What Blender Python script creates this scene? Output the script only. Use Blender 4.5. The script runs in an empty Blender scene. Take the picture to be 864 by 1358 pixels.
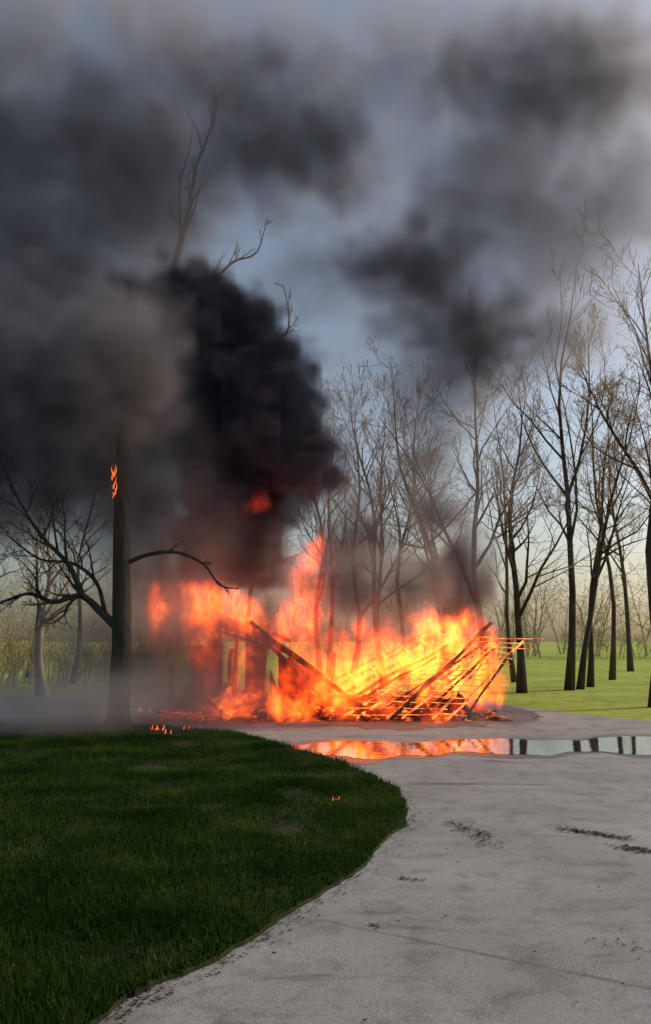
import bpy, math, random
import numpy as np
from mathutils import Vector, Matrix, noise as mnoise

scene = bpy.context.scene
COL = scene.collection
R = math.radians

# ------------------------------------------------------------------ helpers
def new_mat(name):
    m = bpy.data.materials.new(name); m.use_nodes = True
    nt = m.node_tree; nt.nodes.clear()
    out = nt.nodes.new('ShaderNodeOutputMaterial')
    return m, nt, out

def N(nt, t, **kw):
    n = nt.nodes.new(t)
    for k, v in kw.items(): setattr(n, k, v)
    return n

def noise_tex(nt, vec, scale, detail=5, rough=.55, dist=0.0):
    n = N(nt, 'ShaderNodeTexNoise'); n.inputs['Scale'].default_value = scale
    n.inputs['Detail'].default_value = detail; n.inputs['Roughness'].default_value = rough
    n.inputs['Distortion'].default_value = dist
    nt.links.new(vec, n.inputs['Vector']); return n

def ramp(nt, fac, stops):
    r = N(nt, 'ShaderNodeValToRGB'); el = r.color_ramp.elements
    while len(el) < len(stops): el.new(0.5)
    for e, (p, c) in zip(el, stops):
        e.position = p; e.color = (c[0], c[1], c[2], 1)
    nt.links.new(fac, r.inputs['Fac']); return r

def mesh_obj(name, V, F, mat=None, smooth=False, parent=None):
    me = bpy.data.meshes.new(name); me.from_pydata([tuple(v) for v in V], [], F); me.update()
    if mat: me.materials.append(mat)
    if smooth:
        me.polygons.foreach_set('use_smooth', [True]*len(me.polygons))
    o = bpy.data.objects.new(name, me); COL.objects.link(o)
    if parent: o.parent = parent
    return o

def empty(name, loc=(0, 0, 0)):
    o = bpy.data.objects.new(name, None); o.location = loc; COL.objects.link(o); return o

def tube(path, radii, sides, V, F, cap=True):
    b = len(V); n = len(path)
    prev = None
    for i, p in enumerate(path):
        if i == 0: t = path[1]-path[0]
        elif i == n-1: t = path[-1]-path[-2]
        else: t = path[i+1]-path[i-1]
        if t.length < 1e-6: t = Vector((0, 0, 1))
        t = t.normalized()
        if prev is None:
            a = Vector((1, 0, 0)) if abs(t.x) < .8 else Vector((0, 1, 0))
            u = t.cross(a).normalized()
        else:
            u = (prev - t*prev.dot(t))
            u = u.normalized() if u.length > 1e-6 else t.orthogonal().normalized()
        prev = u; w = t.cross(u)
        for s in range(sides):
            a = 2*math.pi*s/sides
            V.append(p + (u*math.cos(a) + w*math.sin(a))*radii[i])
    for i in range(n-1):
        for s in range(sides):
            s2 = (s+1) % sides
            F.append((b+i*sides+s, b+i*sides+s2, b+(i+1)*sides+s2, b+(i+1)*sides+s))
    if cap:
        F.append(tuple(b+(n-1)*sides+s for s in range(sides)))
        F.append(tuple(b+s for s in reversed(range(sides))))

# ------------------------------------------------------------------ camera
cam_d = bpy.data.cameras.new('camera'); cam = bpy.data.objects.new('camera', cam_d); COL.objects.link(cam)
cam.location = (0, 0, 1.6); cam.rotation_euler = (R(90+8.6), 0, 0)
cam_d.sensor_fit = 'VERTICAL'; cam_d.angle = R(62.0); cam_d.clip_end = 3000; cam_d.clip_start = .05
scene.camera = cam

# ------------------------------------------------------------------ light
SUN_EL, SUN_AZ = 27.0, 66.0     # degrees, azimuth from +Y towards +X
w = bpy.data.worlds.new('World'); scene.world = w; w.use_nodes = True
nt = w.node_tree; bg = nt.nodes['Background']
sky = nt.nodes.new('ShaderNodeTexSky'); sky.sky_type = 'NISHITA'; sky.sun_disc = False
sky.sun_elevation = R(SUN_EL); sky.sun_rotation = R(SUN_AZ)
sky.air_density = 1.0; sky.dust_density = 3.0; sky.ozone_density = 1.1
nt.links.new(sky.outputs[0], bg.inputs[0]); bg.inputs[1].default_value = 0.125
sd = bpy.data.lights.new('sun', 'SUN'); sd.energy = 3.2; sd.angle = R(8); sd.color = (1, .86, .66)
so = bpy.data.objects.new('sun', sd); COL.objects.link(so)
sdir = Vector((math.sin(R(SUN_AZ))*math.cos(R(SUN_EL)), math.cos(R(SUN_AZ))*math.cos(R(SUN_EL)), math.sin(R(SUN_EL))))
so.rotation_euler = (-sdir).to_track_quat('-Z', 'Y').to_euler()
so.location = (20, 30, 30)
scene.view_settings.view_transform = 'Standard'; scene.view_settings.look = 'None'; scene.view_settings.exposure = 0

# ------------------------------------------------------------------ surface materials
def mulcol(nt, a, b):
    mx = N(nt, 'ShaderNodeMix', data_type='RGBA', blend_type='MULTIPLY'); mx.inputs['Factor'].default_value = 1
    nt.links.new(a, mx.inputs['A']); nt.links.new(b, mx.inputs['B']); return mx.outputs['Result']

def grass_ground_mat(name, c1, c2, c3, sc=1.0):
    m, nt, out = new_mat(name)
    geo = N(nt, 'ShaderNodeNewGeometry')
    n1 = noise_tex(nt, geo.outputs['Position'], .35*sc, 6, .6)
    n2 = noise_tex(nt, geo.outputs['Position'], 22*sc, 6, .7)
    n3 = noise_tex(nt, geo.outputs['Position'], 2.2*sc, 6, .7)
    r1 = ramp(nt, n1.outputs[0], [(.3, c1), (.55, c2), (.75, c3)])
    r2 = ramp(nt, n2.outputs[0], [(.25, (.35, .35, .35)), (.7, (1.25, 1.25, 1.1))])
    r3 = ramp(nt, n3.outputs[0], [(.3, (.6, .62, .6)), (.65, (1.15, 1.12, 1.1))])
    b = N(nt, 'ShaderNodeBsdfPrincipled'); b.inputs['Roughness'].default_value = .9
    b.inputs['Specular IOR Level'].default_value = .15
    nt.links.new(mulcol(nt, mulcol(nt, r1.outputs[0], r2.outputs[0]), r3.outputs[0]), b.inputs['Base Color'])
    bp = N(nt, 'ShaderNodeBump'); bp.inputs['Strength'].default_value = .8; bp.inputs['Distance'].default_value = .05
    nt.links.new(n2.outputs[0], bp.inputs['Height']); nt.links.new(bp.outputs[0], b.inputs['Normal'])
    nt.links.new(b.outputs[0], out.inputs[0]); return m

m_field = grass_ground_mat('field_grass', (.28, .36, .05), (.40, .48, .08), (.50, .54, .14))  # bright greens: sunlit look of the far grass is put into the albedo
m_lawn = grass_ground_mat('lawn_soil', (.025, .032, .012), (.030, .040, .015), (.045, .050, .022))

def blade_mat():
    m, nt, out = new_mat('grass_blades')
    geo = N(nt, 'ShaderNodeNewGeometry')
    n1 = noise_tex(nt, geo.outputs['Position'], .9, 5, .7)
    r1 = ramp(nt, n1.outputs[0], [(.34, (.013, .034, .007)), (.5, (.028, .068, .013)), (.64, (.070, .105, .026))])
    n2 = noise_tex(nt, geo.outputs['Position'], 45, 2, .5)
    r2 = ramp(nt, n2.outputs[0], [(.3, (.4, .42, .4)), (.6, (1.1, 1.1, 1.0)), (.72, (2.6, 2.0, 1.7))])
    col = mulcol(nt, r1.outputs[0], r2.outputs[0])
    d = N(nt, 'ShaderNodeBsdfDiffuse'); t = N(nt, 'ShaderNodeBsdfTranslucent'); s = N(nt, 'ShaderNodeMixShader')
    s.inputs[0].default_value = .3
    nt.links.new(col, d.inputs[0]); nt.links.new(col, t.inputs[0])
    nt.links.new(d.outputs[0], s.inputs[1]); nt.links.new(t.outputs[0], s.inputs[2])
    nt.links.new(s.outputs[0], out.inputs[0]); return m
m_blade = blade_mat()

def concrete_mat():
    m, nt, out = new_mat('driveway_concrete')
    geo = N(nt, 'ShaderNodeNewGeometry'); P = geo.outputs['Position']
    mp = N(nt, 'ShaderNodeMapping'); mp.inputs['Rotation'].default_value = (0, 0, .55); mp.inputs['Scale'].default_value = (.35, 1.6, 1)
    nt.links.new(P, mp.inputs[0])
    big = noise_tex(nt, P, .45, 6, .6, .4); mid = noise_tex(nt, P, 3.2, 8, .7, .3); fine = noise_tex(nt, P, 90, 4, .7)
    speck = noise_tex(nt, P, 28, 6, .8); streak = noise_tex(nt, mp.outputs[0], 1.0, 8, .68, .8)
    r1 = ramp(nt, big.outputs[0], [(.3, (.185, .188, .193)), (.5, (.255, .257, .26)), (.7, (.32, .32, .32))])
    r2 = ramp(nt, mid.outputs[0], [(.28, (.55, .54, .53)), (.5, (1, 1, 1)), (.8, (1.1, 1.09, 1.07))])
    r3 = ramp(nt, speck.outputs[0], [(.29, (.32, .30, .27)), (.38, (1, 1, 1))])
    r4 = ramp(nt, fine.outputs[0], [(.3, (.60, .60, .60)), (.7, (1.25, 1.25, 1.25))])
    r5 = ramp(nt, streak.outputs[0], [(.31, (.38, .37, .36)), (.42, (.97, .97, .97)), (.7, (1.08, 1.08, 1.08))])
    cur = r1.outputs[0]
    for r in (r2, r3, r4, r5): cur = mulcol(nt, cur, r.outputs[0])
    b = N(nt, 'ShaderNodeBsdfPrincipled'); b.inputs['Roughness'].default_value = .85
    b.inputs['Specular IOR Level'].default_value = .3
    nt.links.new(cur, b.inputs['Base Color'])
    bp = N(nt, 'ShaderNodeBump'); bp.inputs['Strength'].default_value = .6; bp.inputs['Distance'].default_value = .008
    nt.links.new(fine.outputs[0], bp.inputs['Height']); nt.links.new(bp.outputs[0], b.inputs['Normal'])
    nt.links.new(b.outputs[0], out.inputs[0]); return m
m_conc = concrete_mat()

def simple_mat(name, c1, c2, scale=6, rough=.85, bump=.3, stretch=None):
    m, nt, out = new_mat(name)
    tc = N(nt, 'ShaderNodeTexCoord'); v = tc.outputs['Object']
    if stretch:
        mp = N(nt, 'ShaderNodeMapping'); mp.inputs['Scale'].default_value = stretch
        nt.links.new(v, mp.inputs[0]); v = mp.outputs[0]
    n = noise_tex(nt, v, scale, 7, .65)
    r = ramp(nt, n.outputs[0], [(.3, c1), (.7, c2)])
    b = N(nt, 'ShaderNodeBsdfPrincipled'); b.inputs['Roughness'].default_value = rough
    b.inputs['Specular IOR Level'].default_value = .2
    nt.links.new(r.outputs[0], b.inputs['Base Color'])
    bp = N(nt, 'ShaderNodeBump'); bp.inputs['Strength'].default_value = bump; bp.inputs['Distance'].default_value = .03
    nt.links.new(n.outputs[0], bp.inputs['Height']); nt.links.new(bp.outputs[0], b.inputs['Normal'])
    nt.links.new(b.outputs[0], out.inputs[0]); return m

m_bark = simple_mat('bark_dark', (.030, .024, .020), (.095, .078, .065), 7, .9, .9, (1, 1, .22))
m_bark2 = simple_mat('bark_grey_brown', (.06, .045, .035), (.15, .115, .09), 7, .9, .7, (1, 1, .25))
m_pale = simple_mat('bark_pale', (.22, .19, .15), (.42, .37, .30), 7, .9, .7, (1, 1, .25))
m_twig = simple_mat('twigs_tan', (.22, .14, .08), (.40, .27, .16), 2, .9, .1)
m_bud = simple_mat('spring_buds', (.45, .32, .16), (.62, .48, .25), 3, .9, .1)
m_leaf_far = simple_mat('distant_foliage', (.36, .32, .15), (.58, .50, .27), .6, .9, .1)
m_brush = simple_mat('brush_stems', (.30, .24, .15), (.50, .42, .28), 2, .9, .1)
m_litter = simple_mat('leaf_litter_brown', (.02, .016, .012), (.075, .055, .035), 9, .9, .3)
m_joint = simple_mat('joint_dirt', (.06, .055, .05), (.13, .12, .11), 9, .95, .3)

def ember_mat(name, lo, hi, strength, scale=3.5, c1=(.008, .007, .006), c2=(.05, .04, .035)):
    m, nt, out = new_mat(name)
    tc = N(nt, 'ShaderNodeNewGeometry')
    n = noise_tex(nt, tc.outputs['Position'], scale, 6, .7, .5)
    mr = N(nt, 'ShaderNodeMapRange'); mr.inputs['From Min'].default_value = lo; mr.inputs['From Max'].default_value = hi
    nt.links.new(n.outputs[0], mr.inputs[0])
    c = ramp(nt, mr.outputs[0], [(0, (.5, .02, .0)), (.5, (1, .13, .01)), (1, (1, .36, .04))])
    mu = N(nt, 'ShaderNodeMath', operation='MULTIPLY'); mu.inputs[1].default_value = strength
    nt.links.new(mr.outputs[0], mu.inputs[0])
    b = N(nt, 'ShaderNodeBsdfPrincipled'); b.inputs['Roughness'].default_value = .9
    n2 = noise_tex(nt, tc.outputs['Position'], 14, 5, .6)
    rc = ramp(nt, n2.outputs[0], [(.3, c1), (.7, c2)])
    nt.links.new(rc.outputs[0], b.inputs['Base Color'])
    nt.links.new(c.outputs[0], b.inputs['Emission Color']); nt.links.new(mu.outputs[0], b.inputs['Emission Strength'])
    nt.links.new(b.outputs[0], out.inputs[0]); return m
m_char = ember_mat('charred_wood', .60, .8, 2.0)
m_burn = ember_mat('burning_wood', .34, .60, 1.8, 4, (.10, .085, .07), (.36, .32, .28))

# ------------------------------------------------------------------ ground
def poly_sheet(name, pts, z, mat, skirt=0.0):
    V = [(x, y, z) for x, y in pts]; F = [tuple(range(len(pts)))]
    n = len(pts)
    if skirt:
        V += [(x, y, z-skirt) for x, y in pts]
        F += [(i, i+n, (i+1) % n+n, (i+1) % n) for i in range(n)]
    o = mesh_obj(name, V, F, mat)
    import bmesh
    bm = bmesh.new(); bm.from_mesh(o.data); bmesh.ops.triangulate(bm, faces=bm.faces[:]); bm.normal_update()
    bmesh.ops.recalc_face_normals(bm, faces=bm.faces[:])
    up = [f for f in bm.faces if abs(f.normal.z) > .9]
    if up and up[0].normal.z < 0: bmesh.ops.reverse_faces(bm, faces=bm.faces[:])
    bm.to_mesh(o.data); bm.free(); return o

def catmull(pts, sub=6, closed=True):
    out = []; n = len(pts)
    for i in range(n if closed else n-1):
        p0 = Vector(pts[(i-1) % n] if closed else pts[max(i-1, 0)]); p1 = Vector(pts[i]); p2 = Vector(pts[(i+1) % n]); p3 = Vector(pts[(i+2) % n] if closed else pts[min(i+2, n-1)])
        for s in range(sub):
            t = s/sub
            out.append(tuple(.5*((2*p1)+(p2-p0)*t+(2*p0-5*p1+4*p2-p3)*t*t+(-p0+3*p1-3*p2+p3)*t**3)))
    return out

mesh_obj('ground', [(-1500, -1500, 0), (1500, -1500, 0), (1500, 1500, 0), (-1500, 1500, 0)], [(0, 1, 2, 3)], m_field)
drive = catmull([(-30, 17.5), (-30, 24), (-16, 24.5), (-7, 25), (-1, 26.5), (3.2, 25), (4.6, 22), (5.6, 19.3), (7.4, 16.6), (11, 13.5), (18, 11), (18, -8), (8, -9), (-5, -9), (-7, -3), (-12, 8), (-18, 15)], 12)
drive = [(x+.12*mnoise.noise((x*1.5, y*1.5, 2)), y+.12*mnoise.noise((x*1.5, y*1.5, 8))) for x, y in drive]
poly_sheet('driveway', drive, .004, m_conc)

lawn_ctrl = [(-4.2, -6), (-2.6, -1.0), (-1.55, 2.0), (-.98, 3.88), (-.80, 4.19), (-.41, 4.87), (.04, 5.85), (.47, 7.1), (.74, 8.28), (.75, 9.48), (.44, 10.8), (-.24, 12.56),
             (-1.29, 14.7), (-2.36, 15.9), (-4.6, 16.6), (-7.5, 16.4), (-11, 15), (-13, 10), (-12, 2), (-9, -6)]
lawn_pts = catmull(lawn_ctrl, 12)
rnd = random.Random(3)
lawn_pts = [(x+.07*mnoise.noise((x*2.5, y*2.5, 0))+rnd.uniform(-.012, .012), y+.07*mnoise.noise((x*2.5, y*2.5, 6))+rnd.uniform(-.012, .012)) for x, y in lawn_pts]
poly_sheet('lawn', lawn_pts, .03, m_lawn, .025)

def in_poly(X, Y, poly):
    inside = np.zeros(len(X), bool); n = len(poly); j = n-1
    for i in range(n):
        xi, yi = poly[i]; xj, yj = poly[j]
        c = ((yi > Y) != (yj > Y)) & (X < (xj-xi)*(Y-yi)/((yj-yi)+1e-12)+xi)
        inside ^= c; j = i
    return inside

rs = np.random.RandomState(5)
def blades(name, X, Y, z0, hmin, hmax, wid, mat):
    n = len(X); yaw = rs.rand(n)*2*np.pi; h = hmin+(hmax-hmin)*rs.rand(n)**1.5
    h = h*(.75+.35*np.sin(X*2.1+np.sin(Y*1.7)*2)*np.sin(Y*1.3+X*.6)+.3*rs.rand(n))
    lean = rs.rand(n)*.9*h; la = rs.rand(n)*2*np.pi; wd = wid*(.6+.8*rs.rand(n))*(1+Y*.06)
    V = np.zeros((n, 3, 3), np.float32)
    V[:, 0, 0] = X-np.cos(yaw)*wd; V[:, 0, 1] = Y-np.sin(yaw)*wd; V[:, 0, 2] = z0
    V[:, 1, 0] = X+np.cos(yaw)*wd; V[:, 1, 1] = Y+np.sin(yaw)*wd; V[:, 1, 2] = z0
    V[:, 2, 0] = X+np.cos(la)*lean; V[:, 2, 1] = Y+np.sin(la)*lean; V[:, 2, 2] = z0+h
    me = bpy.data.meshes.new(name)
    me.vertices.add(n*3); me.vertices.foreach_set('co', V.ravel())
    me.loops.add(n*3); me.loops.foreach_set('vertex_index', np.arange(n*3, dtype=np.int32))
    me.polygons.add(n); me.polygons.foreach_set('loop_start', np.arange(0, n*3, 3, dtype=np.int32))
    me.update(calc_edges=True); me.materials.append(mat)
    o = bpy.data.objects.new(name, me); COL.objects.link(o); return o
ys = 2.6+(rs.rand(520000)**1.7)*14; xs = -(rs.rand(520000))*(ys*.45+1.5)+.9
k = in_poly(xs, ys, lawn_pts)
dn = np.array([mnoise.noise((float(a)*1.6, float(b)*1.6, 0)) for a, b in zip(xs[k], ys[k])])
xx = xs[k]; yy = ys[k]; keep = rs.rand(len(xx)) < (.60+1.0*dn)
blades('lawn_grass', xx[keep], yy[keep], .028, .03, .09, .0042, m_blade)

# puddle
pud = [(-.55, 13.0), (-.2, 13.8), (.6, 14.1), (1.6, 13.9), (2.6, 14.4), (3.8, 14.2), (5.2, 14.7), (6.5, 14.5), (8.6, 14.0), (8.8, 12.9), (6.8, 12.4), (5.2, 12.25), (4.0, 12.7), (2.8, 12.35), (1.9, 12.6), (1.2, 12.2), (.4, 12.1), (-.1, 12.5)]
pp = catmull(pud, 10); pp = [(x+.05*mnoise.noise((x*3, y*3, 1)), y+.30*mnoise.noise((x*2.2, y*2.2, 5))+.08*mnoise.noise((x*8, y*8, 5))) for x, y in pp]
m, nt, out = new_mat('puddle_water')
b = N(nt, 'ShaderNodeBsdfPrincipled'); b.inputs['Base Color'].default_value = (.035, .032, .028, 1)
b.inputs['Roughness'].default_value = .03; b.inputs['IOR'].default_value = 1.33
geo = N(nt, 'ShaderNodeNewGeometry'); nn = noise_tex(nt, geo.outputs['Position'], 5, 3, .5)
bp = N(nt, 'ShaderNodeBump'); bp.inputs['Strength'].default_value = .35; bp.inputs['Distance'].default_value = .005
nt.links.new(nn.outputs[0], bp.inputs['Height']); nt.links.new(bp.outputs[0], b.inputs['Normal'])
nt.links.new(b.outputs[0], out.inputs[0])
poly_sheet('puddle', pp, .012, m)
m_wet = simple_mat('wet_concrete', (.07, .066, .062), (.15, .143, .135), 2, .35, .1)
cx, cy = 4.1, 13.3
pw = [(cx+(x-cx)*1.05+.12*mnoise.noise((x*1.5, y*1.5, 9)), cy+(y-cy)*1.3+.22*mnoise.noise((x*1.7, y*1.7, 3))) for x, y in pp]
poly_sheet('wet_pavement', pw, .008, m_wet)
m_ash = simple_mat('sooty_concrete', (.05, .048, .046), (.16, .152, .145), 3, .6, .2)
soot = catmull([(-3.6, 17.6), (-1.5, 17.0), (.2, 16.6), (1.1, 15.9), (2.3, 16.3), (3.6, 16.9), (4.6, 18.6), (4.7, 20.5), (3.5, 22.4), (-3, 22.6), (-4.3, 20)], 12)
soot = [(x+.35*mnoise.noise((x*2, y*2, 1)), y+.55*mnoise.noise((x*1.9, y*1.9, 5))+.15*mnoise.noise((x*7, y*7, 5))) for x, y in soot]
poly_sheet('soot_stain', soot, .0075, m_ash)

# expansion joints
V = []; F = []
def strip(a, b, wd):
    a = Vector((*a, 0)); b = Vector((*b, 0)); L = (b-a).length; d = (b-a)/L; nrm = Vector((-d.y, d.x, 0)); n = int(L/.05); base = len(V)
    for i in range(n+1):
        p = a+d*(L*i/n)+nrm*(.008*mnoise.noise((i*.3, a.x, 0))); ww = wd*(.3+1.2*abs(mnoise.noise((i*.17, a.y, 4))))
        V.append((p.x+nrm.x*ww, p.y+nrm.y*ww, .0085)); V.append((p.x-nrm.x*ww, p.y-nrm.y*ww, .0085))
    for i in range(n): F.append((base+2*i, base+2*i+1, base+2*i+3, base+2*i+2))
strip((-.05, 5.24), (4.2, 2.5), .005)
strip((.8, 7.9), (6.6, 4.5), .004)
strip((.9, 11.6), (9, 6.9), .004)
mesh_obj('driveway_joints', V, F, m_joint)

# leaf litter / dirt clumps on the driveway
V = []; F = []
def flake(x, y, s, z=.009):
    a = rnd.uniform(0, 6.28); b0 = len(V); n = 5
    for i in range(n):
        t = a+i*6.283/n; r = s*rnd.uniform(.5, 1.1)
        V.append((x+math.cos(t)*r*1.3, y+math.sin(t)*r, z+rnd.uniform(0, s*.5)))
    F.append(tuple(range(b0, b0+n)))
def litter(x0, y0, x1, y1, n, sp, s):
    for i in range(n):
        t = rnd.random(); flake(x0+(x1-x0)*t+rnd.gauss(0, sp), y0+(y1-y0)*t+rnd.gauss(0, sp), rnd.uniform(.3, 1)*s)
litter(1.08, 7.9, 1.35, 7.3, 150, .07, .016)
litter(1.25, 7.5, 1.3, 7.0, 100, .07, .014)
litter(2.05, 7.6, 2.45, 7.25, 200, .04, .02)
litter(2.3, 7.0, 2.75, 6.55, 220, .045, .02)
litter(.5, 6.1, .62, 6.05, 50, .02, .012)
litter(.25, 5.15, .3, 5.1, 20, .02, .012)
litter(1.45, 4.9, 1.7, 4.7, 25, .06, .012)
for i in range(900):
    x = rnd.uniform(-.5, 8); y = rnd.uniform(3, 18)
    flake(x, y, rnd.uniform(.003, .012))
for i in range(900):
    j = rnd.randrange(24, 156); px, py = lawn_pts[j]; flake(px+abs(rnd.gauss(0, .08)), py+rnd.gauss(0, .06), rnd.uniform(.004, .013))
mesh_obj('leaf_litter', V, F, m_litter)

# ------------------------------------------------------------------ trees
class TreeB:
    def __init__(s, seed):
        s.V = []; s.F = []; s.tV = []; s.tF = []; s.bV = []; s.bF = []; s.r = random.Random(seed); s.minr = .004
    def rv(s, a): return Vector((s.r.gauss(0, a), s.r.gauss(0, a), s.r.gauss(0, a)))
    def bud(s, p, sz):
        for _ in range(3):
            q = p+s.rv(sz*3.5); a = s.rv(1).normalized()*sz; c = s.rv(1).normalized()*sz; b0 = len(s.bV)
            s.bV += [q-a, q+c, q+a]; s.bF.append((b0, b0+1, b0+2))
    def along(s, path, rad, lvl, maxl, nchild, lenf, start=.3, ang=45, up=.25, bud=0, twig_at=2, L=None):
        L = L or sum((path[i+1]-path[i]).length for i in range(len(path)-1))
        for c in range(nchild):
            t = start+(1-start)*(c+s.r.random())/nchild; f = min(t, .999)*(len(path)-1); i = int(f); fr = f-i
            p = path[i].lerp(path[i+1], fr); r = rad[i]*(1-fr)+rad[i+1]*fr
            d = (path[i+1]-path[i]).normalized()
            side = s.rv(1); side = (side-d*side.dot(d)).normalized()
            an = R(ang*s.r.uniform(.6, 1.25)); nd = d*math.cos(an)+side*math.sin(an)
            s.grow(p, nd, L*lenf*(1.15-.75*t)*s.r.uniform(.5, 1.3), r*.62, lvl+1, maxl, up, bud, twig_at, ang)
    def grow(s, p, d, L, r, lvl, maxl, up, bud, twig_at=2, ang=42):
        n = 5 if lvl <= 1 else (4 if lvl == 2 else 3); path = [p.copy()]; rad = [max(r, s.minr)]; cur = d.normalized(); q = p.copy()
        for i in range(n):
            cur = (cur+s.rv(.16)+Vector((0, 0, up*.35))).normalized(); q = q+cur*(L/n); path.append(q.copy())
            rad.append(max(r*(1-(i+1)/n*.85), s.minr))
        if lvl >= twig_at: tube(path, rad, 3, s.tV, s.tF, False)
        else: tube(path, rad, 5, s.V, s.F)
        if lvl < maxl:
            s.along(path, rad, lvl, maxl, {0: 9, 1: 7, 2: 6, 3: 4}.get(lvl, 3), .55, .2, ang, up, bud, twig_at, L)
        elif bud: s.bud(path[-1], bud)
    def build(s, name, loc, mat, mtw, mb=None, yaw=0):
        V = s.V+s.tV+s.bV; a = len(s.V); b = a+len(s.tV)
        F = list(s.F)+[tuple(i+a for i in f) for f in s.tF]+[tuple(i+b for i in f) for f in s.bF]
        me = bpy.data.meshes.new(name); me.from_pydata([tuple(v) for v in V], [], F)
        me.materials.append(mat); me.materials.append(mtw); me.materials.append(mb or mtw)
        mi = [0]*len(s.F)+[1]*len(s.tF)+[2]*len(s.bF); me.polygons.foreach_set('material_index', mi)
        me.polygons.foreach_set('use_smooth', [True]*len(mi)); me.update()
        o = bpy.data.objects.new(name, me); o.location = loc; o.rotation_euler = (0, 0, yaw); COL.objects.link(o); return o

def forest_tree(name, loc, H, r, lean=(0, 0), seed=0, fork=None, start=.35, nch=13, maxl=3, ang=42, up=.3, bud=.022, lenf=.36, mat=None, mtw=None):
    T = TreeB(seed); T.minr = .0065; n = 9; path = []; rad = []
    ox = T.r.uniform(0, 50)
    start = T.r.uniform(.22, .42); ang = T.r.uniform(34, 52)
    for i in range(n+1):
        t = i/n
        path.append(Vector((lean[0]*t**1.3+.6*H/12*(mnoise.noise((t*2.6+ox, 0, 0)) - mnoise.noise((ox, 0, 0))), lean[1]*t+.5*(mnoise.noise((t*2+ox, 7, 0)) - mnoise.noise((ox, 7, 0))), H*t)))
        rad.append(r*(1.35 if i == 0 else (1-t*.93)))
    tube(path, rad, 8, T.V, T.F)
    T.along(path, rad, 0, maxl, nch, lenf, start, ang, up, bud, 2, H)
    if fork:
        for (t, dx, dy, L) in fork:
            i = int(t*n); p = path[i]; T.grow(p, Vector((dx, dy, 1)), L, rad[i]*.75, 0, maxl, .2, bud, 2, ang)
    return T.build(name, loc, mat or m_bark2, mtw or m_twig, m_bud)

spec = [
 (5.3, 29, 12.0, .14, (.3, 0), 1, [(.3, -.6, 0, 7.5), (.4, .6, .1, 6.5)]),
 (6.1, 27, 10.0, .14, (.2, .3), 2, None),
 (8.0, 28.5, 14.5, .14, (.4, 0), 3, [(.45, .35, 0, 6)]),
 (8.5, 29, 11.0, .11, (2.6, 0), 4, [(.4, .6, 0, 5)]),
 (9.3, 30.5, 10.5, .11, (1.8, 0), 5, None),
 (8.05, 21.3, 11.5, .14, (.35, 0), 6, [(.35, .35, .2, 5.5), (.5, -.5, .2, 4.5)]),
 (7.4, 34, 12, .10, (-.3, 0), 7, None),
 (11.9, 36, 14, .12, (-.6, 0), 9, None),
 (13.6, 33, 13, .13, (.3, 0), 10, None),
 (4.3, 31, 12.0, .13, (-2.2, 0), 11, [(.3, -.5, 0, 6)]),
 (2.2, 32, 11.0, .13, (-1.2, 0), 12, None),
 (1.0, 34, 11.5, .13, (.6, 0), 13, [(.3, .55, 0, 6)]),
 (-.2, 33, 10.6, .12, (-.3, 0), 14, None),
 (3.2, 36, 12.2, .13, (.9, 0), 15, None),
 (16.2, 46, 15, .15, (-.8, 0), 17, None),
 (6.2, 46, 13, .15, (-.5, 0), 19, None),
 (2.6, 41, 13, .14, (.2, 0), 28, None),
 (0.2, 43, 13.6, .15, (.2, 0), 20, None),
 (-3.5, 40, 12, .14, (.2, 0), 21, None),
 (-9.6, 33, 8.5, .12, (.5, 0), 22, None),
 (-13, 38, 9, .13, (.2, 0), 23, None),
 (-16.5, 42, 10, .14, (-.2, 0), 24, None),
 (14.5, 27, 13, .14, (-.3, 0), 25, None),
]
for (x, y, H, r, ln, sd_, fk) in spec:
    forest_tree('bare_tree', (x, y, -.02), H, r, ln, sd_*7+1, fk, nch=12 if fk else 15, mat=m_bark if y < 31 and x > 4 else m_bark2)
forest_tree('pale_trunk_tree', (-8.2, 25.2, -.02), 5.8, .17, (-.2, 0), 77, None, lenf=.42, mat=m_pale, mtw=m_brush)

# foreground burning tree
T = TreeB(501)
tp = [Vector(p) for p in [(0, 0, -.05), (.0, 0, .35), (.02, 0, 1.5), (-.04, 0, 3.0), (-.1, .05, 4.5), (-.1, .1, 5.8), (-.02, .25, 7.2), (.05, .5, 8.6)]]
tr = [.29, .2, .185, .165, .15, .13, .09, .03]
tube(tp, tr, 12, T.V, T.F)
def limb(pts, r0, r1, nch, lenf=.35, maxl=3, ang=50, up=.1, start=.25):
    pts = [Vector(p) for p in pts]; cc = catmull([tuple(p) for p in pts], 4, False)+[tuple(pts[-1])]
    pts = [Vector(c) for c in cc]; n = len(pts); rad = [r0+(r1-r0)*i/(n-1) for i in range(n)]
    tube(pts, rad, 6, T.V, T.F); T.along(pts, rad, 0, maxl, nch, lenf, start, ang, up, 0, 2)
limb([(0, 0, 1.75), (-.4, -.05, 2.15), (-.75, -.1, 2.42), (-1.2, -.2, 2.3), (-1.7, -.2, 2.45), (-2.3, -.3, 2.2)], .085, .018, 9, .4)
limb([(-.7, -.1, 2.40), (-1.0, -.1, 3.0), (-1.5, -.1, 3.5), (-2.0, 0, 4.2), (-2.5, 0, 5.2)], .06, .012, 9, .38)
limb([(-.3, 0, 2.05), (-.6, .4, 2.7), (-1.2, .8, 3.1), (-1.9, 1.0, 3.2), (-2.6, 1.0, 3.7)], .05, .012, 8, .38)
limb([(0, 0, 3.0), (.45, -.05, 3.18), (1.0, -.1, 3.22), (1.5, -.1, 3.0), (1.8, -.1, 2.62), (2.15, -.1, 2.55)], .045, .010, 9, .18, 2, 45, 0)
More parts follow.
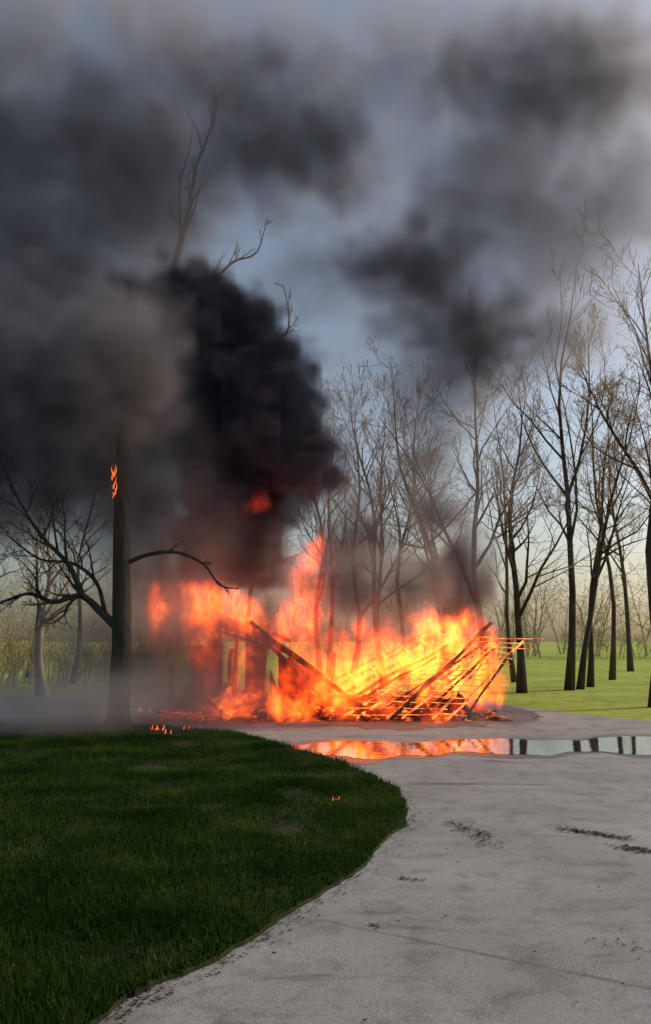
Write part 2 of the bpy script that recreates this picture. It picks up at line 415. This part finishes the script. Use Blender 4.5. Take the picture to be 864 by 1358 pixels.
T.build('shade_tree', (-3.75, 15.8, 0), m_bark, m_bark)

# tall dead tree behind the structure
T = TreeB(611); T.minr = .008
tp = [Vector(p) for p in [(1.6, 0, -.05), (1.55, 0, 3), (1.3, 0, 6), (.5, 0, 10), (.1, 0, 12.8), (.5, 0, 14.6), (.7, 0, 16.2), (1.2, 0, 17.6), (1.35, 0, 18.6)]]
tr = [.22, .17, .16, .14, .12, .085, .055, .035, .015]
tube(tp, tr, 8, T.V, T.F)
T.along(tp[4:], tr[4:], 0, 2, 10, .24, .1, 38, .35, 0, 1)
limb([(.1, 0, 12.6), (.25, 0, 14), (.2, 0, 15.6), (.5, 0, 16.8), (.55, 0, 17.8)], .06, .012, 8, .22, 2, 35, .3)
limb([(.5, 0, 10), (1.0, 0, 11.3), (1.3, 0, 12.3), (1.9, 0, 13.0), (2.6, 0, 13.3), (2.9, 0, 14.4)], .07, .012, 8, .22, 2, 45, .3)
limb([(1.1, 0, 7.5), (2.0, 0, 9.6), (3.4, 0, 10.6), (3.6, 0, 11.3), (3.4, 0, 12.3)], .07, .012, 6, .12, 2, 45, .3)
T.build('dead_tree', (-4.7, 24.5, 0), m_bark, m_bark)

def twigmass(name, areas, seed, mat, matb, minr):
    T = TreeB(seed); T.minr = minr
    for (x0, x1, y0, y1, n, h0, h1, bud, ml) in areas:
        for i in range(n):
            x = T.r.uniform(x0, x1); y = T.r.uniform(y0, y1); h = T.r.uniform(h0, h1)
            T.grow(Vector((x, y, -.03)), Vector((T.r.gauss(0, .15), T.r.gauss(0, .15), 1)), h, .012*h+.01, 1, ml, .15, bud, 1, 42)
    return T.build(name, (0, 0, 0), mat, mat, matb)
twigmass('brush_thicket', [(-17, -6.3, 29, 35, 150, .9, 2.0, .02, 3)], 8, m_brush, m_bud, .006)
twigmass('distant_treeline', [(-85, 85, 84, 115, 260, 5, 10, .10, 3), (-60, 60, 74, 84, 150, 1.5, 3.2, .08, 3)], 9, m_brush, m_leaf_far, .015)

# ------------------------------------------------------------------ burning building
G = empty('burning_garage', (0, 0, 0))
V = []; F = []
def beam(a, b, w_, h_, V=V, F=F):
    a = Vector(a); b = Vector(b); d = (b-a).normalized(); s = d.cross(Vector((0, 0, 1)))
    s = s.normalized() if s.length > .05 else Vector((1, 0, 0)); u = s.cross(d); n = 6; base = len(V)
    for i in range(n+1):
        p = a.lerp(b, i/n); k1 = .7+.6*abs(mnoise.noise(p*2.1)); p = p+Vector((mnoise.noise(p*1.1), 0, mnoise.noise(p*1.3+Vector((5, 0, 0)))))*.07*(0 < i < n)
        for sx, su in ((-1, -1), (1, -1), (1, 1), (-1, 1)):
            V.append(p+s*sx*w_*.5*k1+u*su*h_*.5*k1)
    for i in range(n):
        for k_ in range(4): F.append((base+4*i+k_, base+4*i+(k_+1) % 4, base+4*i+4+(k_+1) % 4, base+4*i+4+k_))
    F.append((base+3, base+2, base+1, base)); F.append((base+4*n, base+4*n+1, base+4*n+2, base+4*n+3))
br = random.Random(21)
for x, h in ((-3.3, 1.1), (-2.72, 1.5), (-1.95, 1.8), (-1.35, 1.9)): beam((x, 18.8, 0), (x+br.uniform(-.08, .08), 18.8, h), .11, .11)
for x, h in ((-3.3, 1.5), (-2.5, 1.4), (-1.6, 1.8), (-.7, 1.2), (.2, 1.3)): beam((x, 22, 0), (x+br.uniform(-.2, .2), 22, h), .12, .12)
beam((-2.2, 18.8, 1.85), (-1.2, 18.8, 1.9), .10, .14)
mesh_obj('wall_frame', V, F, m_char, parent=G)
V = []; F = []
def ragged(x0, x1, y, h0, h1, V, F):
    n = 14; base = len(V)
    for i in range(n+1):
        x = x0+(x1-x0)*i/n; h = h0+(h1-h0)*i/n+.35*mnoise.noise((x*4, y, 2))
        V += [(x, y, 0), (x, y, h), (x, y+.05, h), (x, y+.05, 0)]
    for i in range(n):
        for k_ in range(4):
            F.append((base+4*i+k_, base+4*i+(k_+1) % 4, base+4*i+4+(k_+1) % 4, base+4*i+4+k_))
ragged(-1.75, -1.35, 18.83, 1.7, 1.8, V, F); ragged(-3.35, -2.8, 22.05, 1.5, 1.3, V, F); ragged(-1.2, .3, 22.05, 1.2, .7, V, F)
ragged(-1.2, -.75, 18.7, .9, .5, V, F); ragged(-3.25, -2.75, 18.86, .4, .9, V, F)
mesh_obj('wall_siding', V, F, m_char, parent=G)
V = []; F = []
for i in range(7):
    y = 18.9+i*.5; beam((-2.9+br.uniform(-.2, .3), y, 2.3-br.uniform(0, .3)), (-1.1+br.uniform(-.2, .3), y, 1.8-br.uniform(0, .5)), .05, .10, V, F)
for k_ in range(4):
    t = k_/3.3; beam((-2.8+1.5*t, 18.8, 2.25-.4*t), (-2.7+1.5*t, 21.6, 2.2-.5*t), .08, .03, V, F)
mesh_obj('roof_rafters', V, F, m_char, parent=G)
V = []; F = []; V2 = []; F2 = []
A = Vector((.05, 17.6, .06)); U = Vector((3.35, 1.7, 1.62)); W = Vector((2.7, -.30, -.02)); W2 = Vector((-.2, 2.4, .3))
for i in range(10):
    s_ = i/9; a = A+W*s_+W2*.05; b = a+U*(.72+.25*br.random())-W*(s_*.5+br.uniform(-.02, .02))
    beam(a, b, .03, .055, *((V, F) if i % 3 == 0 else (V2, F2)))
for i in range(15):
    s_ = (i+.3)/15; a = A+U*s_+W*br.uniform(-.02, .05)+W2*.02+Vector((0, -.07, .05)); b = a+W*(1-.45*s_)*br.uniform(.8, 1); beam(a, b, .04, .02, V2, F2)
for i in range(4):
    s_ = i/3; a = A+W2*s_+Vector((-.3, .2, 0)); b = a+U*(.65+.25*br.random()); beam(a, b, .05, .08, V, F)
for i in range(8):
    s_ = (i+.3)/8; a = A+U*s_+Vector((-.3, .25, .1)); b = a+W2*(.8+.2*br.random()); beam(a, b, .05, .025, V2, F2)
mesh_obj('collapsed_rafters', V, F, m_char, parent=G); mesh_obj('collapsed_battens', V2, F2, m_burn, parent=G)
V = []; F = []
beam((-1.6, 18.2, 2.0), (.95, 17.75, .12), .07, .13, V, F); beam((-1.3, 18.6, 1.6), (.3, 18.2, .1), .06, .10, V, F)
beam((1.3, 17.4, .06), (3.75, 19.4, 2.0), .05, .08, V, F)
beam((2.2, 20, .1), (3.3, 20.6, 1.8), .08, .12, V, F)
beam((-2.6, 18, .05), (-1.0, 17.7, .5), .08, .12, V, F)
for i in range(80):
    x = br.uniform(-3.3, 3.4); y = br.uniform(17.3, 21.5); a = br.uniform(0, 3.14); L = br.uniform(.2, 1.0)
    beam((x, y, .04), (x+math.cos(a)*L, y+math.sin(a)*L*.6, .06+br.random()**2*.5), .04, .07, V, F)
mesh_obj('fallen_beams', V, F, m_char, parent=G)
n1_, n2_ = 70, 46; V = []; F = []
for j in range(n2_+1):
    for i in range(n1_+1):
        x = -3.5+7.3*i/n1_; y = 17.5+4.5*j/n2_; e = min(1, min(i, n1_-i)/8, min(j, n2_-j)/6)
        z = (.24+.4*mnoise.fractal((x*1.4, y*1.4, 3), 1, 2, 5))*e
        V.append((x+.1*mnoise.noise((x*3, y*3, 8)), y+.25*mnoise.noise((x*1.6, y*.5, 2)), max(z, .0)+.010))
for j in range(n2_):
    for i in range(n1_):
        a = j*(n1_+1)+i; F.append((a, a+1, a+n1_+2, a+n1_+1))
mesh_obj('debris_heap', V, F, ember_mat('debris_embers', .52, .70, 2.0, 4), parent=G)

# ------------------------------------------------------------------ volumes via geometry nodes
class GB:
    def __init__(s, name):
        s.t = bpy.data.node_groups.new(name, 'GeometryNodeTree')
        s.t.interface.new_socket('Geometry', in_out='INPUT', socket_type='NodeSocketGeometry')
        s.t.interface.new_socket('Geometry', in_out='OUTPUT', socket_type='NodeSocketGeometry')
        s.out = s.t.nodes.new('NodeGroupOutput')
    def n(s, t): return s.t.nodes.new(t)
    def put(s, sock, v):
        if isinstance(v, bpy.types.NodeSocket): s.t.links.new(v, sock)
        else: sock.default_value = v
    def m(s, op, a, b=0.0, c=0.0, clamp=False):
        n = s.n('ShaderNodeMath'); n.operation = op; n.use_clamp = clamp
        s.put(n.inputs[0], a); s.put(n.inputs[1], b); s.put(n.inputs[2], c); return n.outputs[0]
    def v(s, op, a, b=(0, 0, 0), c=(0, 0, 0)):
        n = s.n('ShaderNodeVectorMath'); n.operation = op
        s.put(n.inputs[0], a); s.put(n.inputs[1], b); s.put(n.inputs[2], c)
        return n.outputs['Value'] if op in ('LENGTH', 'DISTANCE') else n.outputs['Vector']
    def noise(s, vec, sc, det=3, rough=.55, dist=0):
        n = s.n('ShaderNodeTexNoise'); s.put(n.inputs['Vector'], vec); n.inputs['Scale'].default_value = sc
        n.inputs['Detail'].default_value = det; n.inputs['Roughness'].default_value = rough; n.inputs['Distortion'].default_value = dist
        return n
    def mr(s, v, a, b, c, d, smooth=True):
        n = s.n('ShaderNodeMapRange'); n.interpolation_type = 'SMOOTHSTEP' if smooth else 'LINEAR'
        s.put(n.inputs[0], v); n.inputs[1].default_value = a; n.inputs[2].default_value = b; n.inputs[3].default_value = c; n.inputs[4].default_value = d
        return n.outputs[0]
    def fade(s, tot, pos, mn, mx, w):
        sx = s.n('ShaderNodeSeparateXYZ'); s.put(sx.inputs[0], pos)
        for i in range(3):
            if mn[i] > .1 or mn[i] < 0: tot = s.m('MULTIPLY', tot, s.mr(sx.outputs[i], mn[i]+.05, mn[i]+w[i], 0, 1))
            tot = s.m('MULTIPLY', tot, s.mr(sx.outputs[i], mx[i]-w[i], mx[i]-.05, 1, 0))
        return tot
    def finish(s, name, dens, mn, mx, voxel, mat, cut):
        dens = s.m('MAXIMUM', s.m('SUBTRACT', dens, cut), 0.0)
        cube = s.n('GeometryNodeVolumeCube'); s.put(cube.inputs['Density'], dens)
        cube.inputs['Min'].default_value = mn; cube.inputs['Max'].default_value = mx
        for k_, ax in enumerate('XYZ'): cube.inputs['Resolution '+ax].default_value = int((mx[k_]-mn[k_])/voxel)
        sm = s.n('GeometryNodeSetMaterial'); sm.inputs['Material'].default_value = mat
        s.t.links.new(cube.outputs[0], sm.inputs[0]); s.t.links.new(sm.outputs[0], s.out.inputs[0])
        me = bpy.data.meshes.new(name); me.from_pydata([mn, mx], [], []); me.materials.append(mat)
        o = bpy.data.objects.new(name, me); COL.objects.link(o)
        md = o.modifiers.new('volume', 'NODES'); md.node_group = s.t; return o

# smoke: (x,y,z, rx,ry,rz, density, softness)
dense = [
 (-1.35, 18.9, 3.7, 1.0, .9, 1.0, 5, .45), (-2.2, 19, 4.2, 1.3, 1.2, 1.2, 5, .45),
 (-1.1, 19, 5.8, 1.35, 1.1, 1.25, 6, .35), (-2.2, 19, 5.2, 1.5, 1.4, 1.4, 6, .4),
 (-1.5, 19, 7.3, 1.6, 1.4, 1.6, 6, .35), (-2.4, 19.1, 8.6, 1.6, 1.4, 1.4, 6, .35), (-3.5, 19.2, 9.4, 1.6, 1.4, 1.3, 5, .4),
 (-3.4, 19.3, 7.2, 2.2, 1.8, 2.3, 5, .5), (-5.0, 19.1, 7.4, 2.8, 2.2, 2.6, 2.6, .7), (-7.2, 18.8, 6.3, 3.0, 2.2, 2.2, 2.2, .8),
 (-9.4, 18.8, 7.6, 3.4, 2.2, 3.4, 1.8, .9), (-6.4, 19.2, 9.8, 3.8, 2.2, 3.4, 1.3, 1), (-4.9, 19.5, 11.8, 3.2, 2.0, 3.2, 1.0, 1), (-4.3, 15.1, 6.6, 2.0, 1.7, 1.9, 2.0, .8), (-6.0, 15.6, 6.8, 2.2, 1.6, 2.0, 1.2, 1),
 (-6.9, 18.4, 4.9, 2.8, 1.8, 1.6, 1.6, .9),
 (-3.9, 17.9, 4.4, 1.8, 1.5, 2.4, 1.8, .9), (-3.3, 19.2, 3.0, 1.2, 1, 1.3, 1.6, .9),
 (-9.8, 18.8, 11.5, 4.2, 2.2, 3.6, .9, 1), (-7.2, 18.9, 13.8, 3.4, 2.2, 2.4, .5, 1),
 (-.8, 19.4, 4.7, .6, .6, .6, 3, .6),
 (2.9, 19.9, 3.0, 1.3, 1.0, 1.3, 4.0, .8), (2.75, 20.0, 4.4, 1.2, .9, 1.3, 1.9, .9), (2.6, 20, 5.9, 1.5, 1.0, 1.6, 1.2, .9),
 (2.9, 20, 7.4, 2.0, 1.2, 1.8, 1.5, .9), (3.5, 20, 9.0, 2.9, 1.7, 2.1, 2.0, .9), (2.4, 20, 10.6, 2.4, 1.5, 1.8, 1.7, .9), (5.3, 20, 8.9, 2.2, 1.3, 1.7, 1.1, 1),
 (.8, 19.8, 3.6, 1.5, .9, 1.7, 2.2, .9), (.6, 19.8, 5.2, 1.3, .8, 1.4, .8, 1), (.3, 17.9, 2.8, 1.3, .8, .8, 2.8, .9), (1.5, 18.2, 2.7, 1.4, .8, .9, 2.6, .9), (-1.2, 17.6, 1.6, .5, .5, 1.2, 2.2, .8),
 (-.4, 19.4, 13.3, 2.5, 1.6, 2.2, 1.5, .9), (-2.4, 19.4, 15.2, 3.2, 1.8, 2.2, 1.0, 1), (6.2, 20, 15.6, 4.4, 2.0, 2.8, 1.3, 1), (8.0, 20, 12.8, 3.4, 1.7, 2.6, .8, 1), (4.6, 20, 13.2, 2.8, 1.5, 2.0, .8, 1), (1.8, 19.8, 15.5, 2.2, 1.5, 1.8, .4, 1)]
haze = [
 (-5.5, 18.8, 14, 6.5, 3.5, 5.0, .7, 1), (-9, 18.6, 9, 6, 3.5, 7, .5, 1), (-4.2, 17.0, 5.2, 2.8, 1.8, 3.0, 1.0, 1),
 (2, 20, 15, 10, 3.0, 6.5, .36, 1), (4.8, 20, 10.6, 6.2, 2.6, 4.0, .38, 1), (-.1, 19.8, 9, 3.0, 1.8, 4.2, .42, 1),
 (-3.2, 17.2, 1.6, 2.8, 1.6, 2.8, 1.1, 1), (-4.4, 16.6, .3, 4.0, 3.2, 1.2, .7, 1), (0.4, 17.9, 2.3, 2.6, 1.5, 2.0, 1.0, 1), (4.2, 21, 6.0, 3.2, 1.4, 3.4, .14, 1)]
g = GB('smoke_field'); pos = g.n('GeometryNodeInputPosition').outputs[0]
nA = g.noise(pos, .33, 2).outputs['Color']; nB = g.noise(pos, 1.0, 3).outputs['Color']
p1 = g.v('MULTIPLY_ADD', g.v('SUBTRACT', nA, (.5, .5, .5)), (2.4, 1.5, 2.4), pos)
p2 = g.v('MULTIPLY_ADD', g.v('SUBTRACT', nB, (.5, .5, .5)), (1.1, 1.1, 1.1), p1)
fine = g.m('SUBTRACT', g.noise(pos, 1.9, 5, .62).outputs[0], .5)
vo = g.n('ShaderNodeTexVoronoi'); vo.feature = 'F1'; vo.inputs['Scale'].default_value = 1.35; g.put(vo.inputs['Vector'], p2)
bil = g.m('MULTIPLY', g.m('SUBTRACT', vo.outputs['Distance'], .50), .65)
edge = g.m('MULTIPLY_ADD', fine, .6, bil)
acc = None
for (x, y, z, rx, ry, rz, dn_, so_) in dense:
    iv = (1/rx, 1/ry, 1/rz); L = g.v('LENGTH', g.v('MULTIPLY_ADD', p2, iv, (-x/rx, -y/ry, -z/rz)))
    f = g.mr(g.m('ADD', L, edge), 1.0, 1.0-so_, 0, dn_)
    acc = f if acc is None else g.m('MAXIMUM', acc, f)
hz = None
for (x, y, z, rx, ry, rz, dn_, so_) in haze:
    L = g.v('LENGTH', g.v('MULTIPLY_ADD', p1, (1/rx, 1/ry, 1/rz), (-x/rx, -y/ry, -z/rz)))
    f = g.mr(L, 1.0, .1, 0, dn_)
    hz = f if hz is None else g.m('ADD', hz, f)
hn = g.mr(g.noise(p1, .42, 5, .6, .3).outputs[0], .36, .66, .15, 1.6)
hz = g.m('MULTIPLY', hz, hn)
tot = g.m('ADD', acc, hz)
mn, mx = (-12.5, 13.0, 0.01), (11.5, 22.2, 19.5)
tot = g.fade(tot, pos, mn, mx, (1.5, .7, 2))
m_smoke, nt, out = new_mat('smoke')
vi = N(nt, 'ShaderNodeVolumeInfo'); pv = N(nt, 'ShaderNodeVolumePrincipled')
mr = N(nt, 'ShaderNodeMapRange'); mr.inputs['From Min'].default_value = 0; mr.inputs['From Max'].default_value = 2.5
nt.links.new(vi.outputs['Density'], mr.inputs[0])
rc = ramp(nt, mr.outputs[0], [(0, (.90, .86, .84)), (.15, (.74, .69, .68)), (.4, (.42, .375, .38)), (1, (.13, .105, .145))])
nt.links.new(rc.outputs[0], pv.inputs['Color']); pv.inputs['Density'].default_value = 1.0; pv.inputs['Anisotropy'].default_value = .1
nt.links.new(pv.outputs[0], out.inputs['Volume'])
m_smoke.cycles.volume_step_rate = 4.0
g.finish('smoke_plume', tot, mn, mx, .22, m_smoke, .025)

flames = [
 (-2.8, 18.2, 2.2, 1.2, .8, .75, 1.1), (-1.9, 18.2, 2.2, .9, .7, .65, 1.1), (-2.65, 18.1, 1.2, .6, .5, 1.1, .8), (-1.9, 18.1, .9, .5, .5, 1.0, .8), (-3.3, 18.6, 1.5, .4, .5, 1.0, .5),
 (-.35, 18.3, 2.8, .6, .6, .9, 1.0), (-.1, 18.4, 3.4, .4, .5, .5, .8), (-.65, 18.1, 2.0, .9, .6, .7, 1.0), (-1.35, 18.0, 4.6, .3, .4, .22, .25), (-.4, 18.0, 1.0, .8, .6, .7, .8),
 (-1.2, 17.7, .35, 1.9, .6, .5, 1.1), (.4, 17.9, .5, 1.5, .7, .8, 1.2), (1.5, 18.4, .8, 1.5, 1.0, 1.1, 1.4), (2.8, 19.2, 1.3, 1.3, .9, 1.3, 1.8), (3.2, 18.9, .8, .7, .6, 1.0, 1.6), (.4, 19.0, 1.3, 1.4, .8, .8, .8), (1.7, 19.5, 1.5, 1.4, .8, .8, .9),
 (2.2, 17.1, .1, .6, .35, .22, 1.1), (-2.6, 17.8, .2, .7, .4, .35, .9)]
g = GB('flame_field'); pos = g.n('GeometryNodeInputPosition').outputs[0]
sq = g.v('MULTIPLY', pos, (1, 1, .5))
nA = g.noise(sq, 1.1, 3).outputs['Color']
p1 = g.v('MULTIPLY_ADD', g.v('SUBTRACT', nA, (.5, .5, .5)), (1.3, .8, 1.8), pos)
nB = g.noise(sq, 2.4, 4, .62, 1.0)
rid = g.m('SUBTRACT', 1.0, g.m('ABSOLUTE', g.m('MULTIPLY_ADD', nB.outputs[0], 2.0, -1.0)))
tex = g.mr(rid, .78, 1.0, 0.0, 1.0)
nC = g.mr(g.noise(sq, 1.3, 4, .6).outputs[0], .45, .57, 0.03, 1.0)
acc = None
for (x, y, z, rx, ry, rz, dn_) in flames:
    L = g.v('LENGTH', g.v('MULTIPLY_ADD', p1, (1/rx, 1/ry, 1/rz), (-x/rx, -y/ry, -z/rz)))
    f = g.mr(g.m('MULTIPLY_ADD', nB.outputs[0], .8, g.m('ADD', L, -.4)), 1.0, .55, 0, dn_)
    acc = f if acc is None else g.m('MAXIMUM', acc, f)
core = g.m('MULTIPLY', acc, g.m('MULTIPLY_ADD', tex, .95, .07)); core = g.m('MULTIPLY', core, nC)  # constant term adds faint red emission in place of firelight scattered by smoke
mn, mx = (-4.6, 16.6, 0.01), (4.6, 20.8, 6)
core = g.fade(core, pos, mn, mx, (.5, .4, .6))
m_fl, nt, out = new_mat('flames')
vi = N(nt, 'ShaderNodeVolumeInfo'); em = N(nt, 'ShaderNodeEmission')
rc = ramp(nt, vi.outputs['Density'], [(0, (.9, .05, .02)), (.25, (1, .065, .010)), (.6, (1, .12, .010)), (1, (1, .25, .02))])
mu = N(nt, 'ShaderNodeMath', operation='MULTIPLY'); mu.inputs[1].default_value = 5.5
nt.links.new(vi.outputs['Density'], mu.inputs[0]); nt.links.new(rc.outputs[0], em.inputs[0]); nt.links.new(mu.outputs[0], em.inputs[1])
nt.links.new(em.outputs[0], out.inputs['Volume']); m_fl.cycles.volume_step_rate = 3
g.finish('flames', core, mn, mx, .065, m_fl, .01)

# small separate flames
m_sf, nt, out = new_mat('small_flame')
em = N(nt, 'ShaderNodeEmission'); geo = N(nt, 'ShaderNodeNewGeometry'); nn = noise_tex(nt, geo.outputs['Position'], 9, 3)
rc = ramp(nt, nn.outputs[0], [(.3, (1, .06, .02)), (.7, (1, .25, .06))]); nt.links.new(rc.outputs[0], em.inputs[0]); em.inputs[1].default_value = 1.4
nt.links.new(em.outputs[0], out.inputs[0])
fr = random.Random(4)
def small_fire(name, x, y, z, h, n, spread, fat=.13, zs=0):
    V = []; F = []
    for i in range(n):
        px = x+fr.gauss(0, spread); py = y+fr.gauss(0, spread*.6); hh = h*fr.uniform(.3, 1); ph = fr.uniform(0, 6); z0 = z+fr.uniform(0, zs)
        path = [Vector((px+.10*hh*math.sin(k_*.7+ph), py, z0+hh*k_/6)) for k_ in range(7)]
        rad = [hh*fat*q for q in (.4, 1, .9, .65, .45, .22, .03)]
        tube(path, rad, 6, V, F)
    mesh_obj(name, V, F, m_sf, True)
small_fire('lawn_fire', -2.95, 15.4, .03, .14, 5, .06)
small_fire('lawn_fire', -2.7, 14.9, .03, .10, 3, .06)
small_fire('lawn_fire', -2.4, 15.5, .03, .12, 5, .10)
small_fire('lawn_fire', .1, 8.8, .03, .05, 4, .04)
small_fire('lawn_fire', -4.2, 19.9, .01, .14, 4, .15)
small_fire('lawn_fire', 6.9, 23.2, .01, .12, 3, .1)
small_fire('trunk_fire', -3.95, 15.63, 4.15, .3, 8, .018, .05, .5)
